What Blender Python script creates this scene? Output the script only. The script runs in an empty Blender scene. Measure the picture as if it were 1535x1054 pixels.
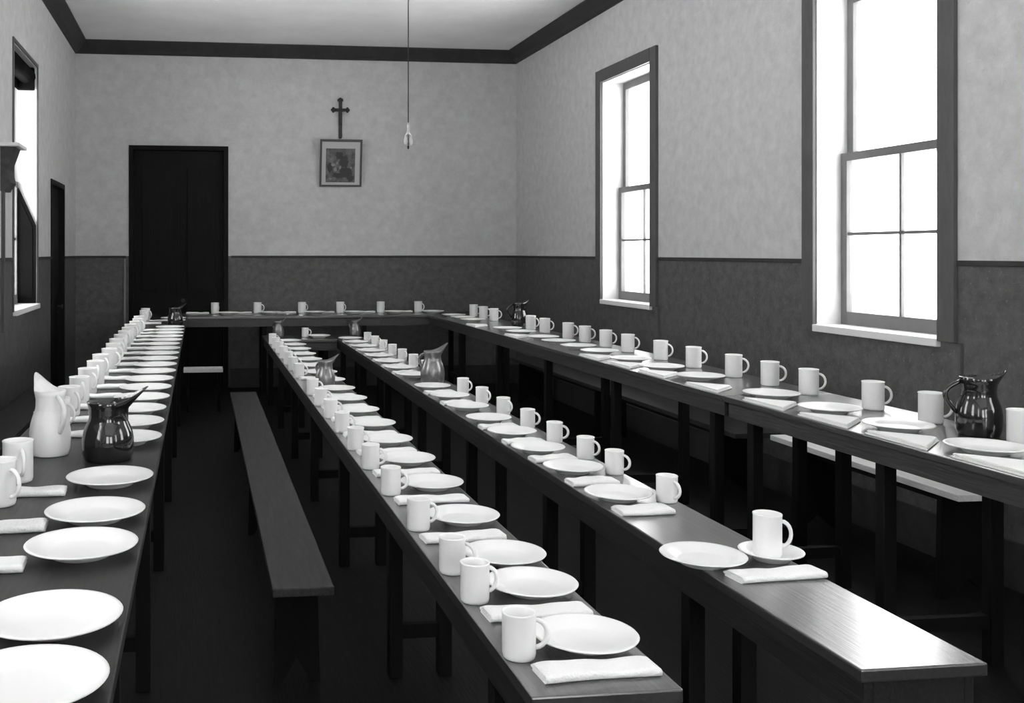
import bpy, bmesh, math, random
from mathutils import Vector, Matrix
random.seed(7)
PI = math.pi
C = bpy.context.scene.collection

# ------------------------------------------------------------------ materials (black and white photograph: all neutral greys)
def g(v): return (v, v, v, 1)
def mat(name, base, rough=.5, spec=.5, metal=0.0, var=0.0, scale=(1, 1, 1), detail=6, nscale=8.0,
        bump=0.0, bscale=40.0, speck=0.0, coat=0.0):
    m = bpy.data.materials.new(name); m.use_nodes = True
    nt = m.node_tree; b = nt.nodes['Principled BSDF']
    b.inputs['Base Color'].default_value = g(base)
    b.inputs['Roughness'].default_value = rough
    b.inputs['Specular IOR Level'].default_value = spec
    b.inputs['Metallic'].default_value = metal
    b.inputs['Coat IOR'].default_value = 1.6; b.inputs['Coat Weight'].default_value = coat; b.inputs['Coat Roughness'].default_value = .05 if base < .02 else .2
    tc = nt.nodes.new('ShaderNodeTexCoord'); mp = nt.nodes.new('ShaderNodeMapping')
    mp.inputs['Scale'].default_value = scale
    nt.links.new(tc.outputs['Object'], mp.inputs['Vector'])
    if var > 0:
        n = nt.nodes.new('ShaderNodeTexNoise'); n.inputs['Scale'].default_value = nscale
        n.inputs['Detail'].default_value = detail; n.inputs['Roughness'].default_value = .65
        nt.links.new(mp.outputs[0], n.inputs['Vector'])
        r = nt.nodes.new('ShaderNodeValToRGB')
        r.color_ramp.elements[0].position = .3; r.color_ramp.elements[1].position = .7
        r.color_ramp.elements[0].color = g(max(0, base * (1 - var))); r.color_ramp.elements[1].color = g(min(1, base * (1 + var)))
        nt.links.new(n.outputs['Fac'], r.inputs[0])
        out = r.outputs[0]
        if speck > 0:                                   # worn, scuffed specks
            n2 = nt.nodes.new('ShaderNodeTexNoise'); n2.inputs['Scale'].default_value = 60; n2.inputs['Detail'].default_value = 3
            nt.links.new(tc.outputs['Object'], n2.inputs['Vector'])
            r2 = nt.nodes.new('ShaderNodeValToRGB')
            r2.color_ramp.elements[0].position = .62; r2.color_ramp.elements[1].position = .74
            r2.color_ramp.elements[0].color = g(0); r2.color_ramp.elements[1].color = g(1)
            nt.links.new(n2.outputs['Fac'], r2.inputs[0])
            mx = nt.nodes.new('ShaderNodeMix'); mx.data_type = 'RGBA'
            nt.links.new(r2.outputs[0], mx.inputs[0]); nt.links.new(out, mx.inputs[6]); mx.inputs[7].default_value = g(speck)
            out = mx.outputs[2]
        nt.links.new(out, b.inputs['Base Color'])
    if bump > 0:
        n3 = nt.nodes.new('ShaderNodeTexNoise'); n3.inputs['Scale'].default_value = bscale; n3.inputs['Detail'].default_value = 5
        nt.links.new(mp.outputs[0], n3.inputs['Vector'])
        bp = nt.nodes.new('ShaderNodeBump'); bp.inputs['Strength'].default_value = bump; bp.inputs['Distance'].default_value = .01
        nt.links.new(n3.outputs['Fac'], bp.inputs['Height']); nt.links.new(bp.outputs[0], b.inputs['Normal'])
    return m

M = {}
M['plaster'] = mat('plaster', .54, .85, .2, var=.11, nscale=11, detail=14, bump=.5, bscale=80)
M['dado'] = mat('dado_paint', .095, .55, .3, var=.30, nscale=14, bump=.3, bscale=70, speck=.16)
M['ceiling'] = mat('ceiling_plaster', .9, .9, .1, var=.05, nscale=2, bump=.2)
M['floor'] = mat('floor_boards', .008, .6, .15, var=.4, scale=(9, .7, 1), nscale=5, bump=.3, bscale=10)
M['cornice'] = mat('dark_cornice', .035, .6, .3, var=.25, nscale=10)
M['reveal'] = mat('white_reveal', .62, .7, .2, var=.04, bump=.1)
M['casing'] = mat('grey_casing', .09, .5, .3, var=.15, scale=(6, 6, 1), nscale=6)
M['sash'] = mat('sash_paint', .16, .5, .3, var=.1)
M['door'] = mat('dark_door', .006, .6, .12, var=.4, scale=(12, 12, .8), nscale=4, bump=.2, bscale=8)
M['wood'] = mat('dark_table_wood', .035, .30, .7, coat=1.0, var=.35, scale=(14, .8, 14), nscale=5, bump=.12, bscale=9)
M['darktop'] = mat('dark_scrubbed_wood', .02, .45, .35, coat=.15, var=.4, scale=(14, .8, 14), nscale=5, bump=.12, bscale=9)
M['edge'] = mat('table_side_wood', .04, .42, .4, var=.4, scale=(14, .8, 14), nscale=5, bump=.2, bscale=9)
M['shadyedge'] = mat('middle_table_side_wood', .016, .5, .25, var=.4, scale=(14, .8, 14), nscale=5, bump=.2, bscale=9)  # darker copy of edge: shade on the middle table sides put into colour
M['leg'] = mat('leg_wood', .006, .7, .12, var=.3, scale=(10, 10, 1), nscale=5)
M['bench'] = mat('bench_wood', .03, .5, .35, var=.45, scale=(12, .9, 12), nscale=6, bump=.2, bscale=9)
M['palebench'] = mat('pale_bench_wood', .8, .5, .3, var=.12, scale=(12, .9, 12), nscale=5)  # pale tone puts light into the colour of bench and stool tops
M['china'] = mat('white_china', .84, .28, .5)
M['enamel'] = mat('white_enamel', .86, .32, .5)
M['linen'] = mat('linen', .86, .9, .1, bump=.35, bscale=160)
M['jug'] = mat('dark_enamel', .012, .12, .6, coat=.4)
M['pewter'] = mat('worn_pewter', .22, .3, .5, metal=.6, var=.3, nscale=20)
M['iron'] = mat('black_iron', .02, .45, .4)
M['frame'] = mat('picture_frame', .06, .4, .4)
M['mount'] = mat('picture_mount', .5, .8, .1)
M['print'] = mat('dark_print', .11, .6, .3, var=.75, nscale=13, detail=4)
M['printdark'] = mat('print_ink', .045, .6, .3)
M['printlight'] = mat('print_pale', .24, .6, .3)
M['cord'] = mat('black_cord', .03, .7, .2)
M['brass'] = mat('pale_brass', .5, .3, .5, metal=.7)
M['stone'] = mat('dark_corbel', .05, .6, .3, var=.4, nscale=20, bump=.3)
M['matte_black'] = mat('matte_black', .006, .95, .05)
M['white'] = mat('white_paint', .75, .6, .3)

def glass_mat(name, tint):
    m = bpy.data.materials.new(name); m.use_nodes = True; nt = m.node_tree
    nt.nodes.remove(nt.nodes['Principled BSDF'])
    t = nt.nodes.new('ShaderNodeBsdfTransparent'); t.inputs[0].default_value = g(tint)
    gl = nt.nodes.new('ShaderNodeBsdfGlossy'); gl.inputs['Roughness'].default_value = .02
    lw = nt.nodes.new('ShaderNodeLayerWeight'); lw.inputs[0].default_value = .5
    pw = nt.nodes.new('ShaderNodeMath'); pw.operation = 'POWER'; pw.inputs[1].default_value = 4
    nt.links.new(lw.outputs['Facing'], pw.inputs[0])
    fr = nt.nodes.new('ShaderNodeMath'); fr.operation = 'MULTIPLY_ADD'; fr.inputs[1].default_value = .5; fr.inputs[2].default_value = .03
    nt.links.new(pw.outputs[0], fr.inputs[0])
    mx = nt.nodes.new('ShaderNodeMixShader')
    nt.links.new(fr.outputs[0], mx.inputs[0]); nt.links.new(t.outputs[0], mx.inputs[1]); nt.links.new(gl.outputs[0], mx.inputs[2])
    nt.links.new(mx.outputs[0], nt.nodes['Material Output'].inputs[0]); return m
M['glass'] = glass_mat('window_glass', .93)
M['bulb'] = glass_mat('bulb_glass', .8)

# ------------------------------------------------------------------ mesh helpers
def box(bm, x0, x1, y0, y1, z0, z1, mi=0, bev=0.0):
    r = bmesh.ops.create_cube(bm, size=1)
    vs = r['verts']
    for v in vs:
        v.co = Vector(((x0 + x1) / 2 + v.co.x * (x1 - x0), (y0 + y1) / 2 + v.co.y * (y1 - y0), (z0 + z1) / 2 + v.co.z * (z1 - z0)))
    fs = {f for v in vs for f in v.link_faces}
    for f in fs: f.material_index = mi
    if bev > 0:
        es = list({e for v in vs for e in v.link_edges})
        bmesh.ops.bevel(bm, geom=es, offset=bev, segments=2, affect='EDGES', profile=.6)
def lathe(bm, prof, n=32, cx=0, cy=0):
    rings = []
    for r, z in prof:
        if r < 1e-5: rings.append([bm.verts.new((cx, cy, z))])
        else: rings.append([bm.verts.new((cx + r * math.cos(2 * PI * i / n), cy + r * math.sin(2 * PI * i / n), z)) for i in range(n)])
    for a, b in zip(rings, rings[1:]):
        for i in range(n):
            j = (i + 1) % n
            if len(a) == 1 and len(b) == 1: continue
            if len(a) == 1: f = bm.faces.new((a[0], b[i], b[j]))
            elif len(b) == 1: f = bm.faces.new((a[i], b[0], a[j]))
            else: f = bm.faces.new((a[i], b[i], b[j], a[j]))
            f.smooth = True
    return rings
def tube(bm, pts, rad, n=8):
    pts = [Vector(p) for p in pts]; rings = []
    for k, p in enumerate(pts):
        t = (pts[min(k + 1, len(pts) - 1)] - pts[max(k - 1, 0)]).normalized()
        a = t.orthogonal().normalized() if k == 0 else (prev - t * prev.dot(t)).normalized()
        prev = a; b = t.cross(a); r = rad[k] if isinstance(rad, (list, tuple)) else rad
        rings.append([bm.verts.new(p + (a * math.cos(2 * PI * i / n) + b * math.sin(2 * PI * i / n)) * r) for i in range(n)])
    for a, b in zip(rings, rings[1:]):
        for i in range(n):
            f = bm.faces.new((a[i], a[(i + 1) % n], b[(i + 1) % n], b[i])); f.smooth = True
    bm.faces.new(rings[0][::-1]); bm.faces.new(rings[-1])
def prism(bm, outline, axis, a0, a1, mi=0):
    """outline: 2-D points in the plane across AXIS ('x','y' or 'z'), pushed from a0 to a1."""
    def P(p, a):
        return {'x': (a, p[0], p[1]), 'y': (p[0], a, p[1]), 'z': (p[0], p[1], a)}[axis]
    A = [bm.verts.new(P(p, a0)) for p in outline]; B = [bm.verts.new(P(p, a1)) for p in outline]
    n = len(A); fs = [bm.faces.new(A), bm.faces.new(B[::-1])]
    for i in range(n): fs.append(bm.faces.new((A[i], B[i], B[(i + 1) % n], A[(i + 1) % n])))
    for f in fs: f.material_index = mi
def obj(name, bm, mats, parent=None, loc=None, rz=0):
    bmesh.ops.recalc_face_normals(bm, faces=bm.faces)
    me = bpy.data.meshes.new(name); bm.to_mesh(me); bm.free()
    for m in (mats if isinstance(mats, (list, tuple)) else [mats]): me.materials.append(m)
    o = bpy.data.objects.new(name, me); C.objects.link(o)
    if parent is not None: o.parent = parent
    if loc is not None: o.location = loc
    if rz: o.rotation_euler = (0, 0, rz)
    return o
def tag(o, label, cat, group=None):
    o['label'] = label; o['category'] = cat
    if group: o['group'] = group
    return o
def thing(name, label, cat, loc=(0, 0, 0), rz=0, group=None):
    o = bpy.data.objects.new(name, None); C.objects.link(o); o.location = loc; o.rotation_euler = (0, 0, rz)
    return tag(o, label, cat, group)
def struct(o, label=None):
    o['kind'] = 'structure'
    if label: o['label'] = label
    return o
def N(): return bmesh.new()

# ------------------------------------------------------------------ the room
XL, XR, YB, YN, ZT, ZD = -1.39, 3.72, 11.5, -4.2, 3.92, 1.505
SILL, HEAD, TH = 1.10, 3.13, .34
RW = [(7.90, 8.93), (4.64, 5.67), (1.38, 2.41), (-1.88, -.85)]        # openings in the right wall
LW = [(7.72, 8.82), (4.46, 5.49), (1.20, 2.23), (-2.06, -1.03)]       # openings in the left wall

def wall(name, fixed0, fixed1, a0, a1, openings, axis, label):
    """A wall with rectangular openings (lo, hi, z0, z1); painted dado below ZD (second material)."""
    bm = N()
    cuts = sorted({a0, a1, *[v for o in openings for v in o[:2]]})
    zc = sorted({-.05, ZT, ZD, *[v for o in openings for v in o[2:]]})
    for p, q in zip(cuts, cuts[1:]):
        for z0, z1 in zip(zc, zc[1:]):
            if any(o[0] <= p and q <= o[1] and o[2] <= z0 and z1 <= o[3] for o in openings): continue
            mi = 1 if z1 <= ZD + 1e-6 else 0
            if axis == 'y': box(bm, fixed0, fixed1, p, q, z0, z1, mi)
            else: box(bm, p, q, fixed0, fixed1, z0, z1, mi)
    bmesh.ops.remove_doubles(bm, verts=bm.verts, dist=1e-5)
    # faces shared by two neighbouring pieces lie inside the wall: remove them
    seen = {}
    for f in bm.faces: seen.setdefault(tuple(sorted(v.index for v in f.verts)), []).append(f)
    bm.verts.index_update(); seen = {}
    for f in bm.faces: seen.setdefault(tuple(sorted(v.index for v in f.verts)), []).append(f)
    dup = [f for fs in seen.values() if len(fs) > 1 for f in fs]
    bmesh.ops.delete(bm, geom=dup, context='FACES_ONLY')
    return struct(obj(name, bm, [M['plaster'], M['dado']]), label)

wall('wall_right', XR, XR + TH, YN, YB, [(a, b, SILL, HEAD) for a, b in RW], 'y', 'right plaster wall with dark painted dado and tall windows')
wall('wall_left', XL - TH, XL, YN, YB, [(a, b, SILL, HEAD) for a, b in LW] + [(9.62, 10.55, -.05, 2.24)], 'y', 'left plaster wall with dark painted dado')
wall('wall_back', YB, YB + TH, XL - TH, XR + TH, [(-.80, .32, -.05, 2.76)], 'x', 'back plaster wall with dark dado, doorway and crucifix')
wall('wall_near', YN - TH, YN, XL - TH, XR + TH, [(-.6, .9, .9, 3.3), (1.6, 3.1, .9, 3.3)], 'x', 'near plaster wall behind the camera')
bm = N(); box(bm, XL - TH, XR + TH, YN - TH, YB + TH, -.12, 0); struct(obj('floor', bm, M['floor']), 'dark wooden floor')
bm = N(); box(bm, XL - TH, XR + TH, YN - TH, YB + TH, ZT, ZT + .12); struct(obj('ceiling', bm, M['ceiling']), 'pale plaster ceiling')

# dark cornice round the ceiling (profile: small cove) and thin dado rail
cov = [(0, 0), (0, -.14), (.015, -.14), (.03, -.12), (.06, -.10), (.09, -.06), (.115, -.03), (.13, -.015), (.13, 0)]
e = .0
bm = N(); prism(bm, [(XL + a, ZT + b) for a, b in cov], 'y', YN, YB); struct(obj('trim_1', bm, M['cornice']), 'dark cornice on left wall')
bm = N(); prism(bm, [(XR - a, ZT + b) for a, b in cov], 'y', YN, YB); struct(obj('trim_2', bm, M['cornice']), 'dark cornice on right wall')
bm = N(); prism(bm, [(YB - a, ZT + b) for a, b in cov], 'x', XL + .002, XR - .002); struct(obj('trim_3', bm, M['cornice']), 'dark cornice on back wall')
def rail(n, segs, axis, f0, f1, label):
    bm = N()
    for a, b in segs:
        if axis == 'y': box(bm, f0, f1, a, b, ZD - .022, ZD + .004, bev=.003)
        else: box(bm, a, b, f0, f1, ZD - .022, ZD + .004, bev=.003)
    struct(obj('trim_%d' % n, bm, M['cornice']), label)
rail(4, [(YN, -2.0), (-.73, 1.26), (2.522, 4.52), (5.79, 7.78), (9.05, YB)], 'y', XR - .012, XR, 'thin dark rail on top of right dado')
rail(5, [(YN, -2.18), (-.91, 1.08), (2.35, 4.34), (5.61, 7.68), (8.86, 9.60), (10.57, YB)], 'y', XL, XL + .012, 'thin dark rail on top of left dado')
rail(6, [(XL + .012, -.83), (.35, XR - .012)], 'x', YB - .012, YB, 'thin dark rail on top of back dado')

def window(n, side, y0, y1, z0=SILL, z1=HEAD, label='', cas=True):
    """side +1: right wall, -1: left wall. Part coordinates are mirrored through s."""
    X = XR if side > 0 else XL; s = side; bm = N()
    def bx(b, d0, d1, ya, yb, za, zb, bev=.0, mi=0):
        xa, xb = sorted((X + s * d0, X + s * d1)); box(b, xa, xb, ya, yb, za, zb, mi, bev)
    w = .115
    if cas:
        bx(bm, -.025, 0, y0 - w, y0, z0 - .0, z1 + w, .004); bx(bm, -.025, 0, y1, y1 + w, z0 - .0, z1 + w, .004)
        bx(bm, -.03, 0, y0, y1, z1, z1 + w, .004)
    else:
        bx(bm, -.012, 0, y0 - .03, y0, z0, z1 + .03, .003); bx(bm, -.012, 0, y1, y1 + .025, z0, z1 + .03, .003); bx(bm, -.012, 0, y0, y1, z1, z1 + .03, .003)
    root = struct(obj('window_%d' % n, bm, M['casing']), label)
    bm = N(); t = .006                                        # painted reveal lining
    bx(bm, 0, .345, y0, y0 + t, z0, z1); bx(bm, 0, .345, y1 - t, y1, z0, z1); bx(bm, 0, .345, y0 + t, y1 - t, z1 - t, z1)
    obj('reveal', bm, M['reveal'], root)
    bm = N(); bx(bm, -.03, .16, y0 - .0, y1 + .0, z0 - .03, z0 + .012, .005); obj('window_sill', bm, M['white'], root)
    sx0, sx1 = .155, .195; zm = z0 + 1.03
    bm = N(); f = .055                                       # lower sash, in front
    a, b = y0 + t, y1 - t
    bx(bm, sx0, sx1, a, a + f, z0 + .012, zm + .02, .003); bx(bm, sx0, sx1, b - f, b, z0 + .012, zm + .02, .003)
    bx(bm, sx0, sx1, a + f, b - f, z0 + .012, z0 + .09, .003); bx(bm, sx0, sx1, a + f, b - f, zm - .03, zm + .02, .003)
    ym = (y0 + y1) / 2; zh = (z0 + .09 + zm) / 2
    bx(bm, sx0 + .01, sx1 - .01, ym - .009, ym + .009, z0 + .09, zm - .03); bx(bm, sx0 + .011, sx1 - .011, a + f, b - f, zh - .009, zh + .009)
    ls = obj('lower_sash', bm, M['sash'], root)
    bm = N(); bx(bm, sx0 + .018, sx0 + .022, a + f, b - f, z0 + .09, zm - .03); obj('pane', bm, M['glass'], ls)
    bm = N(); ux0, ux1 = .197, .235
    bx(bm, ux0, ux1, a, a + f, zm - .03, z1 - t, .003); bx(bm, ux0, ux1, b - f, b, zm - .03, z1 - t, .003)
    bx(bm, ux0, ux1, a + f, b - f, zm - .03, zm + .015, .003); bx(bm, ux0, ux1, a + f, b - f, z1 - .075, z1 - t, .003)
    us = obj('upper_sash', bm, M['sash'], root)
    bm = N(); bx(bm, ux0 + .018, ux0 + .022, a + f, b - f, zm + .015, z1 - .075); obj('pane', bm, M['glass'], us)
    return root
window(1, 1, *RW[0], label='tall sash window on the right wall, nearer the back wall')
window(2, 1, *RW[1], label='large bright sash window on the right wall')
window(3, -1, *LW[0], label='sash window on the left wall seen almost edge on', cas=False)
window(4, 1, *RW[2], label='sash window on the right wall beside the camera')
window(5, 1, *RW[3], label='sash window on the right wall behind the camera')
window(6, -1, *LW[1], label='sash window on the left wall beside the long table')
window(7, -1, *LW[2], label='sash window on the left wall beside the camera')
window(8, -1, *LW[3], label='sash window on the left wall behind the camera')
w3 = bpy.data.objects['window_3']
bm = N()                                                       # dark roll and boards added to darken soffit and upper reveal
tube(bm, [(XL - .075, 7.74, 3.05), (XL - .075, 8.80, 3.05)], .07, 14); box(bm, XL - .148, XL - .143, 7.75, 8.79, 2.93, 3.06)
box(bm, XL - .148, XL - .012, 8.74, 8.80, 2.93, 3.12, bev=.01)
obj('window_blind', bm, M['matte_black'], w3)
bm = N()                                                       # dark board shaped as the diagonal shade on the far jamb
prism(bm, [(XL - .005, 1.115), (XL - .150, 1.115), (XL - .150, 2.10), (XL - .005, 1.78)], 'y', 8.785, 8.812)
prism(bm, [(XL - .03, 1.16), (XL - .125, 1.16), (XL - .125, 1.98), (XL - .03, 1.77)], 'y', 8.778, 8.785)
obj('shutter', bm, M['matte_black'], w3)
# near wall windows (plain sashes)
for n, (a, b) in enumerate([(-.6, .9), (1.6, 3.1)]):
    bm = N(); z0, z1 = .9, 3.3
    for (xa, xb, za, zb) in [(a, a + .06, z0, z1), (b - .06, b, z0, z1), (a + .06, b - .06, z0, z0 + .07), (a + .06, b - .06, z1 - .06, z1), (a + .06, b - .06, 2.07, 2.13)]:
        box(bm, xa, xb, YN - .2, YN - .15, za, zb)
    r = struct(obj('window_%d' % (9 + n), bm, M['sash']), 'window in the near wall behind the camera')
    bm = N(); box(bm, a + .06, b - .06, YN - .178, YN - .174, z0 + .07, 2.07); box(bm, a + .06, b - .06, YN - .178, YN - .174, 2.13, z1 - .06)
    obj('pane', bm, M['glass'], r)

for nm, (xa, xb, ya, yb) in {'baseboard_right': (XR - .02, XR, YN, YB - .02), 'baseboard_left': (XL, XL + .02, YN, 9.60), 'baseboard_back': (.34, XR - .02, YB - .02, YB)}.items():  # black boards added to deepen the shade low on the walls
    bm = N(); box(bm, xa, xb, ya, yb, 0, .22, bev=.003); struct(obj(nm, bm, M['cornice']), 'dark skirting board')
# pipe-like battens that run down the dado from the window casings
for k, (y, z1) in enumerate([(4.50, 1.10), (7.775, 1.10)]):
    bm = N(); box(bm, XR - .018, XR, y - .012, y + .008, .22, z1, bev=.003)
    struct(obj('trim_%d' % (7 + k), bm, M['casing']), 'thin batten running down the dado below the casing')
bm = N(); box(bm, -.855, -.835, YB - .02, YB, 0, ZD - .03, bev=.003)
struct(obj('trim_9', bm, mat('pale_batten', .2, .5)), 'thin pale batten left of the back door')

# back door: two dark leaves with panels in a dark lining
def door(n, x0, x1, z1, axis, plane, label, leaves):
    """axis 'x': door across the back wall; 'y': door in the left wall. depth d runs into the wall."""
    def bx(b, a0, a1, d0, d1, za, zb, bev=0.0):
        if axis == 'x': box(b, a0, a1, plane + d0, plane + d1, za, zb, 0, bev)
        else: box(b, plane - d1, plane - d0, a0, a1, za, zb, 0, bev)
    bm = N(); bx(bm, x0, x0 + .05, -.01, .2, 0, z1); bx(bm, x1 - .05, x1, -.01, .2, 0, z1); bx(bm, x0 + .05, x1 - .05, -.01, .2, z1 - .05, z1)
    root = struct(obj('door_%d' % n, bm, M['door']), label)
    w = (x1 - x0 - .1) / leaves
    for k in range(leaves):
        a = x0 + .05 + k * w + .002; b = a + w - .004
        bm = N(); bx(bm, a, b, .05, .09, .005, z1 - .055)
        lf = obj('door_leaf', bm, M['door'], root)
        for za, zb in ((.2, .95), (1.1, z1 - .25)):
            bm = N(); bx(bm, a + .09, b - .09, .035, .05, za, zb, .008); obj('door_panel', bm, M['door'], lf)
        bm = N()
        kx = (b - .045) if k == 0 and leaves == 2 else (a + .045 if leaves == 2 else b - .06)
        if leaves == 1 or k == 1:
            p0 = (kx, plane + .05, 1.0) if axis == 'x' else (plane - .05, kx, 1.0)
            p1 = (kx, plane + .0, 1.0) if axis == 'x' else (plane, kx, 1.0)
            tube(bm, [p0, ((p0[0] + p1[0]) / 2, (p0[1] + p1[1]) / 2, 1.0), p1], [.01, .01, .024], 12); obj('door_knob', bm, M['iron'], lf)
        else: bm.free()
    bm = N(); bx(bm, x0, x1, .2, .34, 0, z1); obj('door_back', bm, M['door'], root)
door(1, -.80, .32, 2.76, 'x', YB, 'tall dark double door in the back wall', 2)
door(2, 9.62, 10.55, 2.24, 'y', XL, 'narrow dark door near the far end of the left wall', 1)
bm = N(); box(bm, -.98, .50, YB - .012, YB, 2.80, 2.822, bev=.003); struct(obj('trim_10', bm, M['plaster']), 'faint ledge on the plaster above the back door')

# ------------------------------------------------------------------ things on the walls
cr = thing('crucifix', 'dark wooden crucifix on the back wall above the framed picture', 'crucifix', (1.613, YB, 2.885))
bm = N(); box(bm, -.02, .02, -.028, 0, 0, .43, bev=.004); 
for z in (.0, .43):
    pass
lathe_pts = []
def knob(b, x, z, r):
    rr = bmesh.ops.create_uvsphere(b, u_segments=10, v_segments=8, radius=r)
    for v in rr['verts']: v.co = Vector((v.co.x + x, v.co.y * .5 - .014, v.co.z + z))
for x, z in ((0, .435), (-.015, .425), (.015, .425), (0, .0)): knob(bm, x, z, .021)
obj('upright', bm, M['iron'], cr)
bm = N(); box(bm, -.09, .09, -.026, -.002, .295, .33, bev=.004)
for sx in (-1, 1):
    for dx, dz in ((.095, 0), (.082, .016), (.082, -.016)): knob(bm, sx * dx, .3125 + dz, .017)
obj('crossbeam', bm, M['iron'], cr)
bm = N()                                                       # the small figure: torso, head, spread arms, legs
tube(bm, [(0, -.04, .13), (.004, -.042, .19), (-.002, -.042, .235), (0, -.042, .275), (0, -.042, .292)], [.008, .011, .014, .019, .012], 10)
tube(bm, [(-.075, -.036, .327), (-.04, -.04, .302), (0, -.042, .288), (.04, -.04, .302), (.075, -.036, .327)], [.005, .007, .01, .007, .005], 8)
rr = bmesh.ops.create_uvsphere(bm, u_segments=10, v_segments=8, radius=.014)
for v in rr['verts']: v.co = Vector((v.co.x + .004, v.co.y - .046, v.co.z * 1.2 + .312))
obj('corpus', bm, M['stone'], cr)

pf = thing('framed_picture', 'framed religious print with pale mount leaning out from back wall under crucifix', 'picture', (1.612, YB - .012, 2.31))
W2, H2 = .245, .545
bm = N()
for (xa, xb, za, zb) in [(-W2, -W2 + .022, 0, H2), (W2 - .022, W2, 0, H2), (-W2 + .022, W2 - .022, 0, .022), (-W2 + .022, W2 - .022, H2 - .028, H2)]:
    box(bm, xa, xb, -.025, 0, za, zb, bev=.003)
obj('picture_frame', bm, M['frame'], pf)
bm = N(); box(bm, -W2 + .022, W2 - .022, -.008, -.002, .022, H2 - .028); obj('mount', bm, M['mount'], pf)
bm = N(); box(bm, -.175, .165, -.011, -.008, .05, .44)
pr = obj('print', bm, M['print'], pf)
def blob(b, cx, cz, rx, rz_, seed, y0=-.0125):
    rd = random.Random(seed); n = 22
    prism(b, [(cx + rx * math.cos(2 * PI * k / n) * rd.uniform(.7, 1.12), cz + rz_ * math.sin(2 * PI * k / n) * rd.uniform(.7, 1.12)) for k in range(n)], 'y', y0, -.011)
bm = N()                                                       # vague dark group and pale patches in the print
for a in [(-.02, .36, .05, .05, 1), (.03, .29, .06, .08, 2), (.06, .17, .08, .06, 3), (-.03, .13, .07, .035, 4), (.11, .10, .04, .04, 5), (-.13, .22, .03, .06, 6)]:
    blob(bm, *a)
obj('dark_figures', bm, M['printdark'], pr)
bm = N()
for a in [(-.09, .25, .025, .018, 7), (-.065, .20, .02, .025, 8), (-.12, .09, .018, .012, 9), (-.045, .27, .012, .014, 10), (.12, .22, .012, .01, 11), (-.01, .22, .012, .02, 12)]:
    blob(bm, *a, y0=-.0135)
obj('pale_figures', bm, M['printlight'], pr)
pf.rotation_euler = (math.radians(9), 0, 0)

pl = thing('pendant_lamp', 'small electric lamp hanging on a long thin cord from the ceiling', 'lamp', (1.051, 5.0, ZT))
bm = N(); lathe(bm, [(0, 0), (.045, 0), (.045, -.012), (.025, -.03), (.006, -.036), (0, -.036)], 20); obj('ceiling_rose', bm, M['brass'], pl)
bm = N(); tube(bm, [(0, 0, -.03), (0, 0, -1.72)], .0026, 6); obj('cord', bm, M['cord'], pl)
bm = N(); lathe(bm, [(0, -1.7080), (0.0042, -1.7120), (0.0060, -1.7240), (0.0060, -1.7560), (0.0098, -1.7640), (0.0098, -1.7736), (0, -1.7760)], 16)
tube(bm, [(-0.0133, 0, -1.7816), (-0.0084, 0, -1.7680), (0, 0, -1.7640), (0.0084, 0, -1.7680), (0.0133, 0, -1.7816)], .005, 8); obj('socket', bm, M['brass'], pl)
for sx in (-1, 1):
    bm = N(); k = .0125 * sx
    lathe(bm, [(0.0035, -1.7816), (0.0077, -1.7896), (0.0112, -1.8024), (0.0112, -1.8120), (0.0070, -1.8232), (0, -1.8264)], 16, cx=k); obj('bulb', bm, M['mount'], pl)
bm = N(); lathe(bm, [(0, -1.8240), (0.0056, -1.8320), (0.0042, -1.8440), (0, -1.8464)], 10); tube(bm, [(0, 0, -1.7760), (0, 0, -1.8280)], .002, 6); obj('pull_knob', bm, M['cord'], pl)

co = thing('wall_bracket', 'dark carved bracket with a pale shelf on the left wall beside the window', 'bracket', (XL, 7.35, 1.98))
bm = N(); prism(bm, [(0, 0), (.03, .0), (.045, .03), (.07, .06), (.06, .10), (.05, .15), (.06, .2), (.09, .28), (.10, .31), (0, .31)], 'y', -.11, .11)
obj('corbel', bm, M['stone'], co)
bm = N(); box(bm, 0, .135, -.17, .17, .31, .335, bev=.004); obj('shelf', bm, M['white'], co)
bm = N(); box(bm, 0, .02, -.08, -.03, -1.0, 0); obj('shaft', bm, M['casing'], co)

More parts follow.
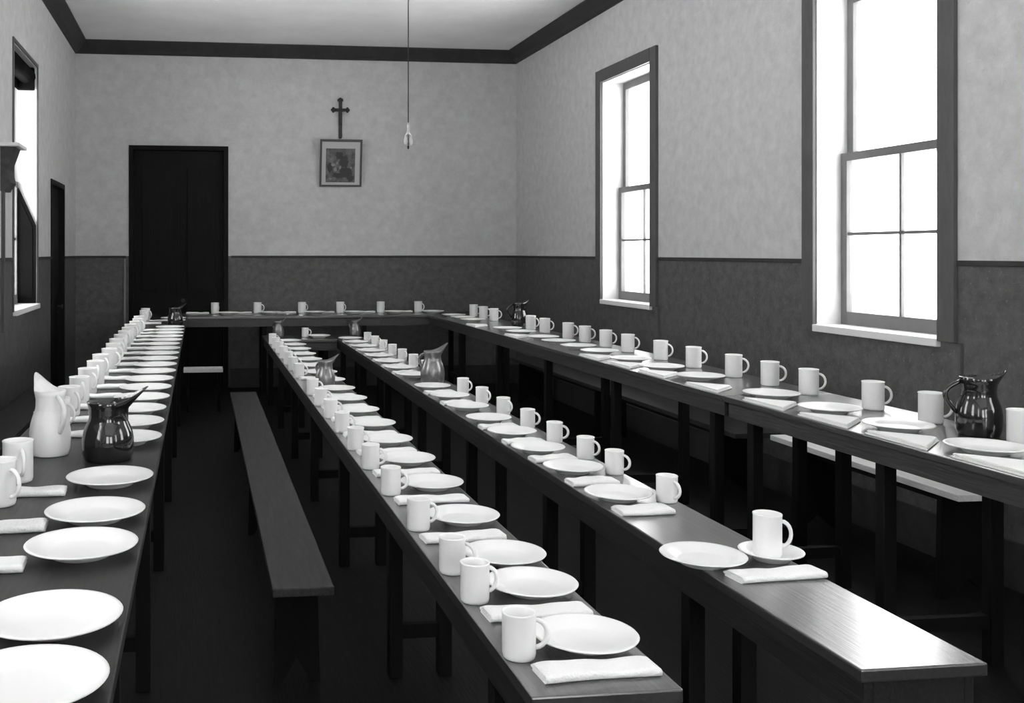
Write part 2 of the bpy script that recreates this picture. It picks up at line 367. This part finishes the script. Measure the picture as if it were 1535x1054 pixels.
# ------------------------------------------------------------------ tables
HC, HW = .68, .87
def table(label, x0, x1, y0, y1, z, legs, group, along='y', apron=.085, top='wood', side='edge'):
    """A long narrow table: top of boards, side aprons, cross rails, pairs of square legs."""
    t = thing('refectory_table', label, 'table', ((x0 + x1) / 2, (y0 + y1) / 2, 0), 0, group)
    ox, oy = (x0 + x1) / 2, (y0 + y1) / 2
    def B(b, a0, a1, c0, c1, za, zb, bev=0): box(b, a0 - ox, a1 - ox, c0 - oy, c1 - oy, za, zb, 0, bev)
    bm = N(); B(bm, x0, x1, y0, y1, z - .028, z, .004); obj('table_top', bm, M[top], t)
    i = .018
    if along == 'y':
        for a in (x0 + i, x1 - i - .022):
            bm = N(); B(bm, a, a + .022, y0 + i, y1 - i, z - .028 - apron, z - .028, .002); obj('apron', bm, M[side], t)
        for c in (y0 + i, y1 - i - .022):
            bm = N(); B(bm, x0 + i + .022, x1 - i - .022, c, c + .022, z - .028 - apron, z - .028, .002); obj('end_apron', bm, M[side], t)
        for yl in legs:
            for a in (x0 + i + .022, x1 - i - .022 - .05):
                bm = N(); B(bm, a, a + .05, yl - .025, yl + .025, 0, z - .028, .003); obj('leg', bm, M['leg'], t)
            bm = N(); B(bm, x0 + i + .072, x1 - i - .072, yl - .015, yl + .015, .14, .19); obj('stretcher', bm, M['leg'], t)
    else:
        for c in (y0 + i, y1 - i - .022):
            bm = N(); B(bm, x0, x1, c, c + .022, z - .028 - apron, z - .028, .002); obj('apron', bm, M[side], t)
        for xl in legs:
            for c in (y0 + i + .022, y1 - i - .022 - .05):
                bm = N(); B(bm, xl - .025, xl + .025, c, c + .05, 0, z - .028, .003); obj('leg', bm, M['leg'], t)
            bm = N(); B(bm, xl - .015, xl + .015, y0 + i + .072, y1 - i - .072, .14, .19); obj('stretcher', bm, M['leg'], t)
    return t
def rng(a, b, s):
    out = []
    while a < b: out.append(round(a, 3)); a += s
    return out
table('long dark table along the left wall side, its plates along the right edge', -.66, -.135, .6, 10.62, HW, rng(.9, 10.5, 1.35), None, top='darktop')
table('dark table across the far end of the room before the back door', -.66, 3.02, 10.63, 11.22, HW, rng(-.4, 3.0, 1.08), None, 'x')
table('near length of dark table by the right wall, carrying the large dark jug', 2.455, 3.02, 1.2, 4.463, HW, [1.35, 2.3, 3.42, 4.3], None, apron=.07)
table('far length of dark table by the right wall, under the windows', 2.455, 3.02, 4.467, 10.62, HW, rng(4.64, 10.6, 1.2), None, apron=.07)
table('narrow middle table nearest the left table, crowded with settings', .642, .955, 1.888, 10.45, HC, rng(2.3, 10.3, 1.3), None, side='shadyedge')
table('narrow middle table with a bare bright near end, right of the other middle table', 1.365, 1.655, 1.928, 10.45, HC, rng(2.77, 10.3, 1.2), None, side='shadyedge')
table('short cross table joining the far ends of the two middle tables', .96, 1.36, 9.9, 10.45, HC, [1.1, 1.25], None, 'x')

def bench(label, x0, x1, y0, y1, z, m, legs):
    t = thing('bench', label, 'bench', ((x0 + x1) / 2, (y0 + y1) / 2, 0)); ox, oy = (x0 + x1) / 2, (y0 + y1) / 2
    bm = N(); box(bm, x0 - ox, x1 - ox, y0 - oy, y1 - oy, z - .03, z, 0, .004); obj('seat', bm, m, t)
    for yl in legs:
        bm = N()
        prism(bm, [(x0 + .02 - ox, 0), (x0 + .05 - ox, 0), ((x0 + x1) / 2 - ox, .09), (x1 - .05 - ox, 0), (x1 - .02 - ox, 0), (x1 - .03 - ox, z - .03), (x0 + .03 - ox, z - .03)], 'y', yl - .015 - oy, yl + .015 - oy)
        obj('leg', bm, M['leg'], t)
    bm = N(); box(bm, (x0 + x1) / 2 - .012 - ox, (x0 + x1) / 2 + .012 - ox, legs[0] + .015 - oy, legs[-1] - .015 - oy, z - .10, z - .03); obj('rail', bm, M['leg'], t)
bench('dark wooden bench on the floor between the left table and the first middle table', .24, .45, 3.35, 8.1, .42, M['bench'], [3.6, 5.5, 7.8])
bench('pale wooden bench by the right wall, showing below the right table', 3.25, 3.57, 3.95, 5.39, .50, M['palebench'], [4.1, 5.2])  # length and pale colour stand in for window light on the bench
bench('dark bench by the right wall beyond the pale bench', 3.24, 3.56, 5.75, 10.3, .44, M['bench'], [6.1, 8.0, 10.0])  # added to cover the lit dado and darken the space under the table
bench('worn wooden bench along the left wall under the window', XL + .02, -1.10, 1.6, 8.4, .45, M['bench'], [1.9, 4.0, 6.1, 8.1])
t = thing('footstool', 'low stool with a pale top edge on floor between left and middle tables', 'stool', (.03, 9.85, 0))
bm = N(); box(bm, -.19, .19, -.10, .10, .385, .42, bev=.004); obj('seat', bm, M['palebench'], t)  # pale seat colour stands in for light caught on the edge
for sx in (-1, 1):
    bm = N(); box(bm, sx * .15 - .012, sx * .15 + .012, -.08, .08, 0, .385); obj('leg', bm, M['leg'], t)

# ------------------------------------------------------------------ crockery: one of each kind, then copies
HOLD = []
def proto_plate(R):
    bm = N(); k = R / .12
    lathe(bm, [(0, .004), (.055 * k, .004), (.060 * k, 0), (.064 * k, 0), (.068 * k, .006), (.085 * k, .014), (.118 * k, .024), (.120 * k, .0265),
               (.118 * k, .0285), (.112 * k, .0275), (.088 * k, .020), (.075 * k, .013), (.066 * k, .0095), (0, .009)], 48)
    return obj('dinner_plate', bm, M['china'])
def proto_mug(R, H):
    bm = N()
    lathe(bm, [(0, .003), (R * .86, .003), (R * .9, 0), (R * .95, .002), (R, .010), (R, H - .006), (R * 1.03, H - .003), (R * 1.03, H), (R * .97, H + .001),
               (R * .94, H - .004), (R * .94, .012), (R * .86, .006), (0, .006)], 32)
    b = obj('mug', bm, M['enamel'])
    bm = N(); pts = [(R * .97 + math.sin(a) * R * .72, 0, H * .52 + math.cos(a) * H * .30) for a in [PI * i / 10 for i in range(11)]]
    tube(bm, pts, .0055, 8); obj('handle', bm, M['enamel'], b)
    return b
def proto_napkin(L, Wd, H, seed):
    """A cloth folded in three: rounded fold on one long side, loose layer edges on the other."""
    rnd = random.Random(seed); bm = N(); n = 26; rings = []
    def outline(u):
        w = Wd / 2; p = []
        for k in range(9):                                    # rounded fold
            a = PI / 2 + PI * k / 8; p.append((-w + H / 2 + math.cos(a) * H / 2, H / 2 + math.sin(a) * H / 2))
        for j in range(3):                                    # three layers at the open side
            z0 = H * j / 3; off = (-.006, .0, -.011)[j] + .003 * math.sin(u * 5 + j + seed)
            p += [(w + off - .004, z0), (w + off, z0 + H / 6), (w + off - .004, z0 + H / 3 - .0015), (w + off - .013, z0 + H / 3)]
        return p[::1]
    for i in range(n + 1):
        u = i / n; x = (u - .5) * L; end = min(1, min(u, 1 - u) * 14 + .25) ** .5
        sag = 1 + .10 * math.sin(u * 7 + seed) + .06 * math.sin(u * 17 + 2 * seed); skew = .004 * math.sin(u * 4 + seed)
        rings.append([bm.verts.new((x + rnd.uniform(-.0008, .0008), py * (.97 + .03 * end) + skew, max(0, pz) * (sag if pz > H * .4 else 1) * (.7 + .3 * end))) for py, pz in outline(u)])
    m = len(rings[0])
    for a, b in zip(rings, rings[1:]):
        for i in range(m):
            f = bm.faces.new((a[i], a[(i + 1) % m], b[(i + 1) % m], b[i])); f.smooth = True
    bm.faces.new(rings[0][::-1]); bm.faces.new(rings[-1])
    return obj('folded_napkin', bm, M['linen'])
def proto_jug(H, R, m, hm, neck=.62, hang=PI, sp=1.0):
    bm = N(); n = 40
    prof = [(0, .004), (R * .84, .004), (R * .86, 0), (R * .89, .004), (R * .97, H * .10), (R, H * .24), (R * 1.0, H * .36), (R * .94, H * .50), (R * .82, H * .63), (R * .70, H * .73),
            (R * neck, H * .80), (R * neck * .99, H * .87), (R * neck * 1.04, H * .93), (R * neck * 1.10, H), (R * neck * 1.06, H + .002), (R * neck * .98, H * .93), (R * neck * .92, H * .85), (R * .78, H * .62), (R * .9, H * .3), (R * .7, .012), (0, .012)]
    rings = lathe(bm, prof, n)
    for k in (11, 12, 13, 14, 15, 16):                        # pull the lip out and up into a spout
        wgt = (.12, .45, 1, 1, .5, .15)[k - 11]
        for i, v in enumerate(rings[k]):
            a = 2 * PI * i / n; c = max(0, math.cos(a)) ** 5
            v.co.x += c * R * .75 * wgt * sp; v.co.z += c * H * .24 * wgt * sp; v.co.y *= 1 - .25 * c * wgt
    b = obj('water_jug', bm, m)
    bm = N(); pts = []
    for i in range(13):
        a = i / 12; ang = PI * a
        pts.append((-(R * neck * 1.0 * (1 - a) + R * .96 * a) - math.sin(ang) * R * .62, 0, H * (.93 - .55 * a) + math.sin(ang) * .012))
    pts = [(-p[0] * math.cos(hang), -p[0] * math.sin(hang), p[2]) for p in pts]
    tube(bm, pts, [.009 - .003 * abs(i / 12 - .5) for i in range(13)], 10); obj('handle', bm, hm, b)
    return b

def dup(o):
    c = o.copy(); C.objects.link(c)
    for ch in o.children:
        d = ch.copy(); C.objects.link(d); d.parent = c
    return c
used = set()
def place(pr, x, y, z, label, cat, group, rz=0.0, rx=0.0, s=1.0):
    o = pr if pr.name not in used else dup(pr)
    used.add(pr.name); used.add(o.name)
    o.location = (x, y, z); o.rotation_euler = (rx, 0, rz); o.scale = (s, s, s)
    return tag(o, label, cat, group)
plateW = proto_plate(.126); plateC = proto_plate(.117); saucer = proto_plate(.088)
mugW = proto_mug(.044, .122); mugC = proto_mug(.036, .092); mugT = proto_mug(.0385, .12); mugS = proto_mug(.036, .098)
naps = [proto_napkin(.25, .086, .018, k) for k in range(3)]
def proto_triangle(L, H, seed):
    """A napkin folded corner to corner: a flat soft triangle of two layers, long side along local x."""
    bm = N()
    for j, (k, z0, z1) in enumerate([(1, 0, H * .45), (.955, H * .5, H)]):
        o = [(-L / 2 * k, .004 * j), (L / 2 * k, .004 * j), (.012, L / 2 * k), (-.012, L / 2 * k)]
        m2 = bmesh.new(); prism(m2, o, 'z', z0, z1); bmesh.ops.bevel(m2, geom=list(m2.edges), offset=H * .16, segments=2, affect='EDGES')
        me = bpy.data.meshes.new('tmp'); m2.to_mesh(me); m2.free(); bm.from_mesh(me); bpy.data.meshes.remove(me)
    return obj('triangular_napkin', bm, M['linen'])
napR = [proto_triangle(.33, .016, 1)]
napS = [proto_napkin(.185, .10, .02, 9 + k) for k in range(2)]

ORD = ['first', 'second', 'third', 'fourth', 'fifth', 'sixth', 'seventh', 'eighth', 'ninth', 'tenth', 'eleventh', 'twelfth', 'thirteenth', 'fourteenth', 'fifteenth',
       'sixteenth', 'seventeenth', 'eighteenth', 'nineteenth', 'twentieth', 'twenty-first', 'twenty-second', 'twenty-third', 'twenty-fourth', 'twenty-fifth', 'twenty-sixth', 'twenty-seventh', 'twenty-eighth', 'twenty-ninth', 'thirtieth', 'thirty-first', 'thirty-second']
def series(what, cat, group, where, spots, z, protos, rzf, rx=0.0):
    spots = sorted((p for p in spots if all(math.hypot(p[0] - a, p[1] - b) > r for a, b, r in CLEAR)), key=lambda p: p[1])
    for i, sp in enumerate(spots):
        x, y = sp[0], sp[1]; pr = protos[i % len(protos)]
        lab = '%s %s, %s from its near end' % (what, where, ORD[i])
        if len(spots) > i and i == len(spots) - 1: lab = '%s %s, last at its far end' % (what, where)
        place(pr, x, y, z, lab, cat, group, rzf(i))
CLEAR = [(.80, 6.40, .17), (1.53, 6.50, .17), (-.50, 3.45, .14), (-.30, 3.345, .17), (.80, 10.3, .2), (1.60, 10.3, .2), (2.872, 3.39, .12), (2.91, 8.90, .12), (-.23, 9.42, .2)]   # where the jugs stand
J = lambda a: random.uniform(-a, a)

# first middle table: plate at the right edge, mug at the left edge, napkin on the near side of each plate
cy = [2.13, 2.48, 2.735, 3.15, 3.615, 4.05]; y = 4.475
while y < 9.75: cy.append(y); y += .425
pts = [(.848 + J(.006), v) for v in cy]
series('white plate', 'plate', 'plates on the first middle table', 'on the left middle table', pts, HC, [plateC], lambda i: 0)
my = [2.083, 2.43, 2.655, 3.08, 3.54, 3.97] + [v - .115 for v in cy[6:]]
series('small white mug', 'mug', 'mugs on the first middle table', 'on the left middle table', [(.680, v) for v in my], HC, [mugS], lambda i: J(.3) - .1)
ny = [(.812, 1.985), (.80, 2.32), (.79, 2.96), (.80, 3.42), (.80, 3.85)] + [(.80, v - .212) for v in cy[6:]]
series('folded white napkin', 'napkin', 'napkins on the first middle table', 'on the left middle table', ny, HC, naps, lambda i: .06 + J(.05))

# second middle table
ry = [3.37, 3.81, 4.21, 4.60, 4.99, 5.39]; y = 5.80
while y < 6.4: ry.append(y); y += .42
y = 6.83
while y < 9.9: ry.append(y); y += .42
W_rc = 'on the right middle table'
series('white plate', 'plate', 'plates on the second middle table', W_rc, [(1.395, 2.645)] + [(1.465 + J(.006), v) for v in ry], HC, [plateC], lambda i: 0)
place(saucer, 1.604, 2.655, HC, 'small white plate under the tall mug nearest the bare table end', 'plate', None)
place(mugT, 1.594, 2.657, HC + .0105, 'tall white mug standing on a small plate near the bare table end', 'mug', None, rz=-.2)
mc = [(1.615, 3.315), (1.615, 3.76), (1.612, 4.05), (1.612, 4.42), (1.612, 4.80), (1.612, 5.20)] + [(1.612, v - .19) for v in ry[6:]]
series('white mug', 'mug', 'mugs on the second middle table', W_rc, mc, HC, [mugC], lambda i: -.9 + J(.4))
place(naps[1], 1.530, 2.512, HC, 'folded white napkin before the tall mug near the bare table end', 'napkin', None, rz=.10)
nr = [(1.47, 3.19), (1.462, 3.61), (1.462, 4.03), (1.462, 4.41), (1.462, 4.80)] + [(1.462, v - .205) for v in ry[6:]]
series('folded white napkin', 'napkin', 'napkins on the second middle table', W_rc, nr, HC, napS, lambda i: .04 + J(.05))

# left table
ly = [1.40, 1.585, 1.858, 2.303, 2.60, 2.99]; y = 3.62
while y < 9.2: ly.append(y); y += .33
ly += [9.75, 10.1]
ly = ly[1:]
W_l = 'on the long left table'
series('white dinner plate', 'plate', 'plates on the left table', W_l, [(-.262 + J(.005), v) for v in ly], HW, [plateW], lambda i: 0)
lm = [1.66, 2.12, 2.43, 2.78, 3.06] + [v - .02 for v in ly[5:]]
series('white mug', 'mug', 'mugs on the left table', W_l, [(-.53 + J(.01), v) for v in lm], HW, [mugW], lambda i: -.9 + J(.4))
ln = [(-.47, 1.76), (-.47, 2.22), (-.47, 2.53), (-.47, 2.89)] + [(-.46, v - .165) for v in ly[5:]]
series('folded white napkin', 'napkin', 'napkins on the left table', W_l, [(a - .03, b) for a, b in ln], HW, naps, lambda i: J(.05))

# right table
def yu(u, X):                                                 # where a sight line of the picture crosses the line x = X on the table
    th = math.atan(187 / 1500); a = (u - 487) / 1500
    return X * (-a * math.sin(th) + math.cos(th)) / (a * math.cos(th) + math.sin(th))
rm = [2.72, 3.10, 3.64, 4.05, 4.52, 4.90, 5.30, 5.87, 6.40, 7.13, 7.66, 8.22, 8.71, 9.35, 9.85]
rm = [round(yu(u, 2.87), 3) for u in (1525, 1390, 1304, 1208, 1150, 1096, 1036, 987, 938, 905, 874, 849, 814, 793)] + [9.62, 9.99, 10.36]
W_r = 'on the right table under the windows'
series('tall white mug', 'mug', 'mugs on the right table', W_r, [(2.885, v) for v in rm], HW, [mugW], lambda i: -.5 + J(.3))
rp = [2.66, 3.09, 3.52, 3.94, 4.375]
rp += [round(v - .09, 3) for v in rm[5:]]
rp = [v for i, v in enumerate(rp) if i == 0 or v - rp[i - 1] > .262]
series('white dinner plate', 'plate', 'plates on the right table', W_r, [(2.645, v) for v in rp], HW, [plateW], lambda i: 0)
rn = [2.95, 3.34, 3.90, 4.33]
rn = [(2.468, (a + b) / 2) for a, b in zip(rp, rp[1:]) if b - a > .40]
series('triangular folded white napkin', 'napkin', 'napkins on the right table', W_r, rn, HW, napR, lambda i: -PI / 2)

# back table
bx = [.163, .63, 1.127, 1.557, 2.017, 2.447]
for i, x in enumerate(bx):
    w = 'on the far cross table, %s from the left' % ORD[i]
    place(mugW, x, 11.10, HW, 'white mug ' + w, 'mug', 'mugs on the far cross table', rz=J(1))
    place(plateW, x + .13, 10.93, HW, 'white plate ' + w, 'plate', 'plates on the far cross table')
    place(naps[i % 3], x - .19, 11.13, HW, 'folded white napkin ' + w, 'napkin', 'napkins on the far cross table', rz=J(.1))
# short cross table
place(mugC, 1.07, 10.22, HC, 'white mug on the short cross table between the middle tables', 'mug', None)
place(plateC, 1.20, 10.10, HC, 'white plate on the short cross table between the middle tables', 'plate', None)

# jugs
jugA = proto_jug(.19, .084, M['jug'], M['jug'], .74, hang=1.7)
place(jugA, -.300, 3.345, HW, 'large dark glossy jug with a long spout on the left table', 'jug', 'jugs', rz=.1)
jugW = proto_jug(.215, .068, M['enamel'], M['enamel'], .7)
place(jugW, -.50, 3.45, HW, 'white enamel jug beside the large dark jug on the left table', 'jug', 'jugs', rz=2.2)
jugR = proto_jug(.215, .076, M['jug'], M['jug'], .76, sp=.5)
place(jugR, 2.872, 3.39, HW, 'dark glossy jug on the right table below the large window', 'jug', 'jugs', rz=-.35)
jugM = proto_jug(.17, .064, M['pewter'], M['pewter'], .68, hang=1.9)
place(jugM, .80, 6.40, HC, 'metal jug halfway along the middle table nearest the left table', 'jug', 'jugs', rz=.2)
place(jugM, 1.53, 6.50, HC, 'metal jug halfway along the middle table with the bare end', 'jug', 'jugs', rz=.3, s=1.25)
place(jugM, .80, 10.3, HC, 'small metal jug at the far end of the first middle table', 'jug', 'jugs', rz=.3, s=.9)
place(jugM, 1.60, 10.3, HC, 'small metal jug at the far end of the second middle table', 'jug', 'jugs', rz=.3, s=.9)
place(jugR, 2.91, 8.90, HW, 'dark jug among the mugs at the far part of the right table', 'jug', 'jugs', rz=-.1)
place(jugA, -.23, 9.42, HW, 'dark jug near the far end of the left table', 'jug', 'jugs', rz=.4, s=.85)

# ------------------------------------------------------------------ daylight
w = bpy.data.worlds.new('world'); bpy.context.scene.world = w; w.use_nodes = True
nt = w.node_tree; bg = nt.nodes['Background']; bg.inputs[0].default_value = g(1); bg.inputs[1].default_value = 1.0
tc = nt.nodes.new('ShaderNodeTexCoord'); sp = nt.nodes.new('ShaderNodeSeparateXYZ'); rp_ = nt.nodes.new('ShaderNodeValToRGB')
nt.links.new(tc.outputs['Generated'], sp.inputs[0])
ma = nt.nodes.new('ShaderNodeMath'); ma.operation = 'MULTIPLY_ADD'; ma.inputs[1].default_value = .5; ma.inputs[2].default_value = .5
nt.links.new(sp.outputs['Z'], ma.inputs[0]); nt.links.new(ma.outputs[0], rp_.inputs[0])
rp_.color_ramp.elements[0].position = .40; rp_.color_ramp.elements[0].color = g(1.0)     # sunlit ground outside
rp_.color_ramp.elements[1].position = .55; rp_.color_ramp.elements[1].color = g(.6)     # white overcast sky
nt.links.new(rp_.outputs[0], bg.inputs[0])

# ------------------------------------------------------------------ camera
cam = bpy.data.cameras.new('camera'); co_ = bpy.data.objects.new('camera', cam); C.objects.link(co_)
co_.location = (0, 0, 1.55); co_.rotation_euler = (PI / 2, 0, -math.atan(187 / 1500))
cam.sensor_width = 36; cam.lens = 1500 / 1535 * 36; cam.clip_start = .05
cam.shift_x = (767.5 - 487) / 1535; cam.shift_y = -(527 - 378) / 1535
s = bpy.context.scene; s.camera = co_
s.view_settings.view_transform = 'Standard'; s.view_settings.look = 'None'; s.view_settings.gamma = 1
s.view_settings.use_curve_mapping = False; s.view_settings.exposure = 4.0
s.cycles.max_bounces = 14; s.cycles.diffuse_bounces = 10; s.cycles.transparent_max_bounces = 12
s.cycles.use_denoising = True
